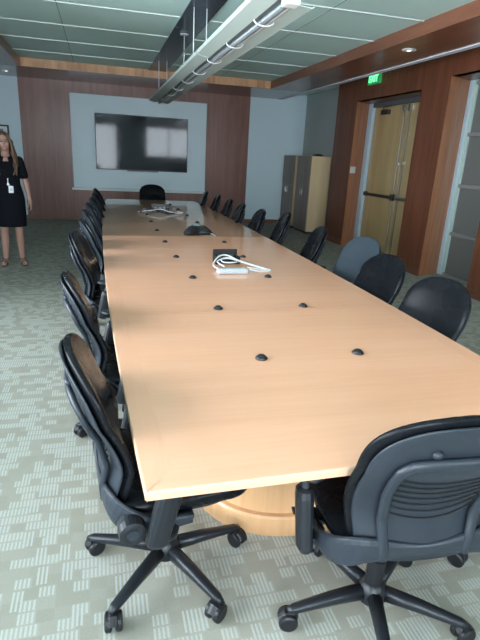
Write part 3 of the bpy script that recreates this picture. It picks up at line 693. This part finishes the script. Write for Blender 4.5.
# dress: torso, skirt to the knee, short sleeves
bm = NB(); rs = []
for z, rx, ry, cy in ((.515, .185, .135, 0), (.53, .190, .140, 0), (.70, .193, .142, 0), (.86, .192, .142, .005), (.95, .178, .135, .005), (1.06, .150, .120, .0), (1.16, .150, .125, -.005), (1.25, .166, .135, -.012), (1.33, .180, .112, .005), (1.375, .140, .086, .008), (1.398, .105, .070, .010)):
    rs.append([Vector((rx*math.cos(a)*(1+.012*math.sin(7*a)*(z < .9)), cy+ry*math.sin(a)*(1+.015*math.sin(6*a+1)*(z < .9)), z)) for a in [2*PI*k/36 for k in range(36)]])
rings(bm, rs)
cap(bm, (-.14, .01, 1.350), (.14, .01, 1.350), .064, .064)
for s in (-1, 1): cap(bm, (s*.150, .01, 1.350), (s*.200, .024, 1.17), .063, .055)
for s in (-1, 1): ellipsoid(bm, (s*.065, -.090, 1.225), .066, .050, .062, 14, 10)
remeshed('dress', bm, DRESS, .008, P, 4)
# hair: cap over the skull, long locks over both shoulders
bm = NB(); random.seed(11)
HC = Matrix.Translation((-.006, -.01, 1.575)) @ Matrix.Rotation(R(-7), 4, 'Y')
ellipsoid(bm, (0, .026, .034), .086, .098, .100, 20, 14, HC); ellipsoid(bm, (0, .05, -.03), .090, .070, .10, 16, 12, HC)
for s in (-1, 1):
    for k in range(9):
        a = k/8; x = s*(.066+.022*random.random()); y = -.052+.12*a
        p0 = HC @ Vector((s*.055, y*.8, .075-.02*a)); p1 = HC @ Vector((s*(.084+.006*random.random()), y, -.02)); p2 = Vector((s*(.092+.03*random.random()), y-.012*(1-a), 1.42)); p3 = Vector((s*(.085+.055*random.random()), -.125+.10*a, 1.30)); p4 = Vector((s*(.07+.06*random.random()), -.150+.10*a, 1.17+.04*random.random()))
        for A, B, ra, rb in ((p0, p1, .017, .020), (p1, p2, .020, .022), (p2, p3, .022, .020), (p3, p4, .020, .008)): cap(bm, A, B, ra, rb, 8)
for k in range(9):
    x = -.08+.16*k/8; cap(bm, HC @ Vector((x, .09, .0)), Vector((x*1.2, .10, 1.40)), .030, .028, 8); cap(bm, Vector((x*1.2, .10, 1.40)), Vector((x*1.3, .115, 1.24)), .028, .012, 8)
remeshed('hair', bm, HAIRM, .006, P, 2)
# facial features
bm = NB()
for s in (-1, 1): ellipsoid(bm, (s*.029, -.079, .006), .0125, .008, .0065, 10, 6, HM)
link('eyes', bm, principled('eye_dark', (.05, .035, .03), .2), P, smooth=True)
bm = NB()
for s in (-1, 1): sweep(bm, [HM @ Vector((s*.014, -.084, .023)), HM @ Vector((s*.030, -.083, .029)), HM @ Vector((s*.044, -.072, .023))], .003, .003, 6)
link('eyebrows', bm, principled('brow_brown', (.08, .05, .03), .7), P)
bm = NB(); sweep(bm, [HM @ Vector((-.022, -.076, -.050)), HM @ Vector((-.010, -.0845, -.056)), HM @ Vector((0, -.0865, -.057)), HM @ Vector((.010, -.0845, -.056)), HM @ Vector((.022, -.076, -.050))], [.002, .005, .006, .005, .002], None, 8)
link('mouth', bm, principled('lips', (.42, .13, .11), .4), P, smooth=True)
for s, fx in ((-1, -.105), (1, .10)):
    bm = NB(); poly = [(fx+s*(.0+.6*dx)-.0, y) for dx, y in ()]
    pts = [Vector((fx+s*(.027*(0.06-y)/.17)+.038*math.cos(a)*1.0, -.055+.115*math.sin(a), 0)) for a in [2*PI*k/24 for k in range(24)] for y in [-.055+.115*math.sin(a)]]
    rings(bm, [[p+Vector((0, 0, z)) for p in pts] for z in (.0, .012)])
    sweep(bm, [Vector((fx+s*.022-.036, -.075, .010)), Vector((fx+s*.022-.02, -.080, .055)), Vector((fx+s*.022+.02, -.080, .055)), Vector((fx+s*.022+.036, -.075, .010))], .010, .003, 8, up=(0, 1, 0))
    sweep(bm, [Vector((fx+.040*math.cos(a), .022+.040*math.sin(a), .075)) for a in [2*PI*k/16 for k in range(16)]], .004, .007, 6, closed=True)
    link('sandal', bm, principled('brown_sandal', (.10, .055, .035), .5), P, smooth=False)
# badge on lanyard and the phone in her hand are things of their own
def onP(v): return Matrix.Translation((-1.17, 7.24, 0)) @ Matrix.Rotation(R(8), 4, 'Z') @ Vector(v)
t = empty('id_badge', onP((.035, -.16, 1.0)), R(8), 'white identity badge with dark reel hanging on the front of her dress', 'badge')
bm = NB(); box(bm, -.028, .028, -.010, -.006, -.04, .045); link('card', bm, WHITE, t, bevel=.001)
bm = NB(); box(bm, -.018, .018, -.0115, -.010, -.012, .016); link('photo_patch', bm, principled('badge_print', (.55, .62, .70), .5), t)
bm = NB(); lathe(bm, [(.016, -.004), (.018, 0), (.014, .005), (.0, .006)], 16, Matrix.Translation((-.030, -.012, .065)) @ Matrix.Rotation(R(90), 4, 'X')); link('badge_reel', bm, principled('reel_grey', (.35, .38, .40), .3, .6), t)
bm = NB(); sweep(bm, [(-.030, -.008, .08), (-.030, -.012, .115), (-.028, -.010, .14)], .006, .002, 6, up=(0, 1, 0)); sweep(bm, [(-.030, -.008, .055), (0, -.008, .045)], .002, None, 6); link('lanyard_clip', bm, WHITE, t)
t = empty('mobile_phone', onP((.237, -.050, .752)), R(8), 'dark mobile phone held in her lowered left hand', 'phone')
bm = NB(); Mx = Matrix.Rotation(R(12), 4, 'X'); box(bm, -.005, .005, -.038, .038, -.075, .075, Mx); link('phone_case', bm, BLK, t, bevel=.003)
bm = NB(); box(bm, -.0062, -.005, -.034, .034, -.070, .070, Mx); link('phone_screen', bm, TVS, t)
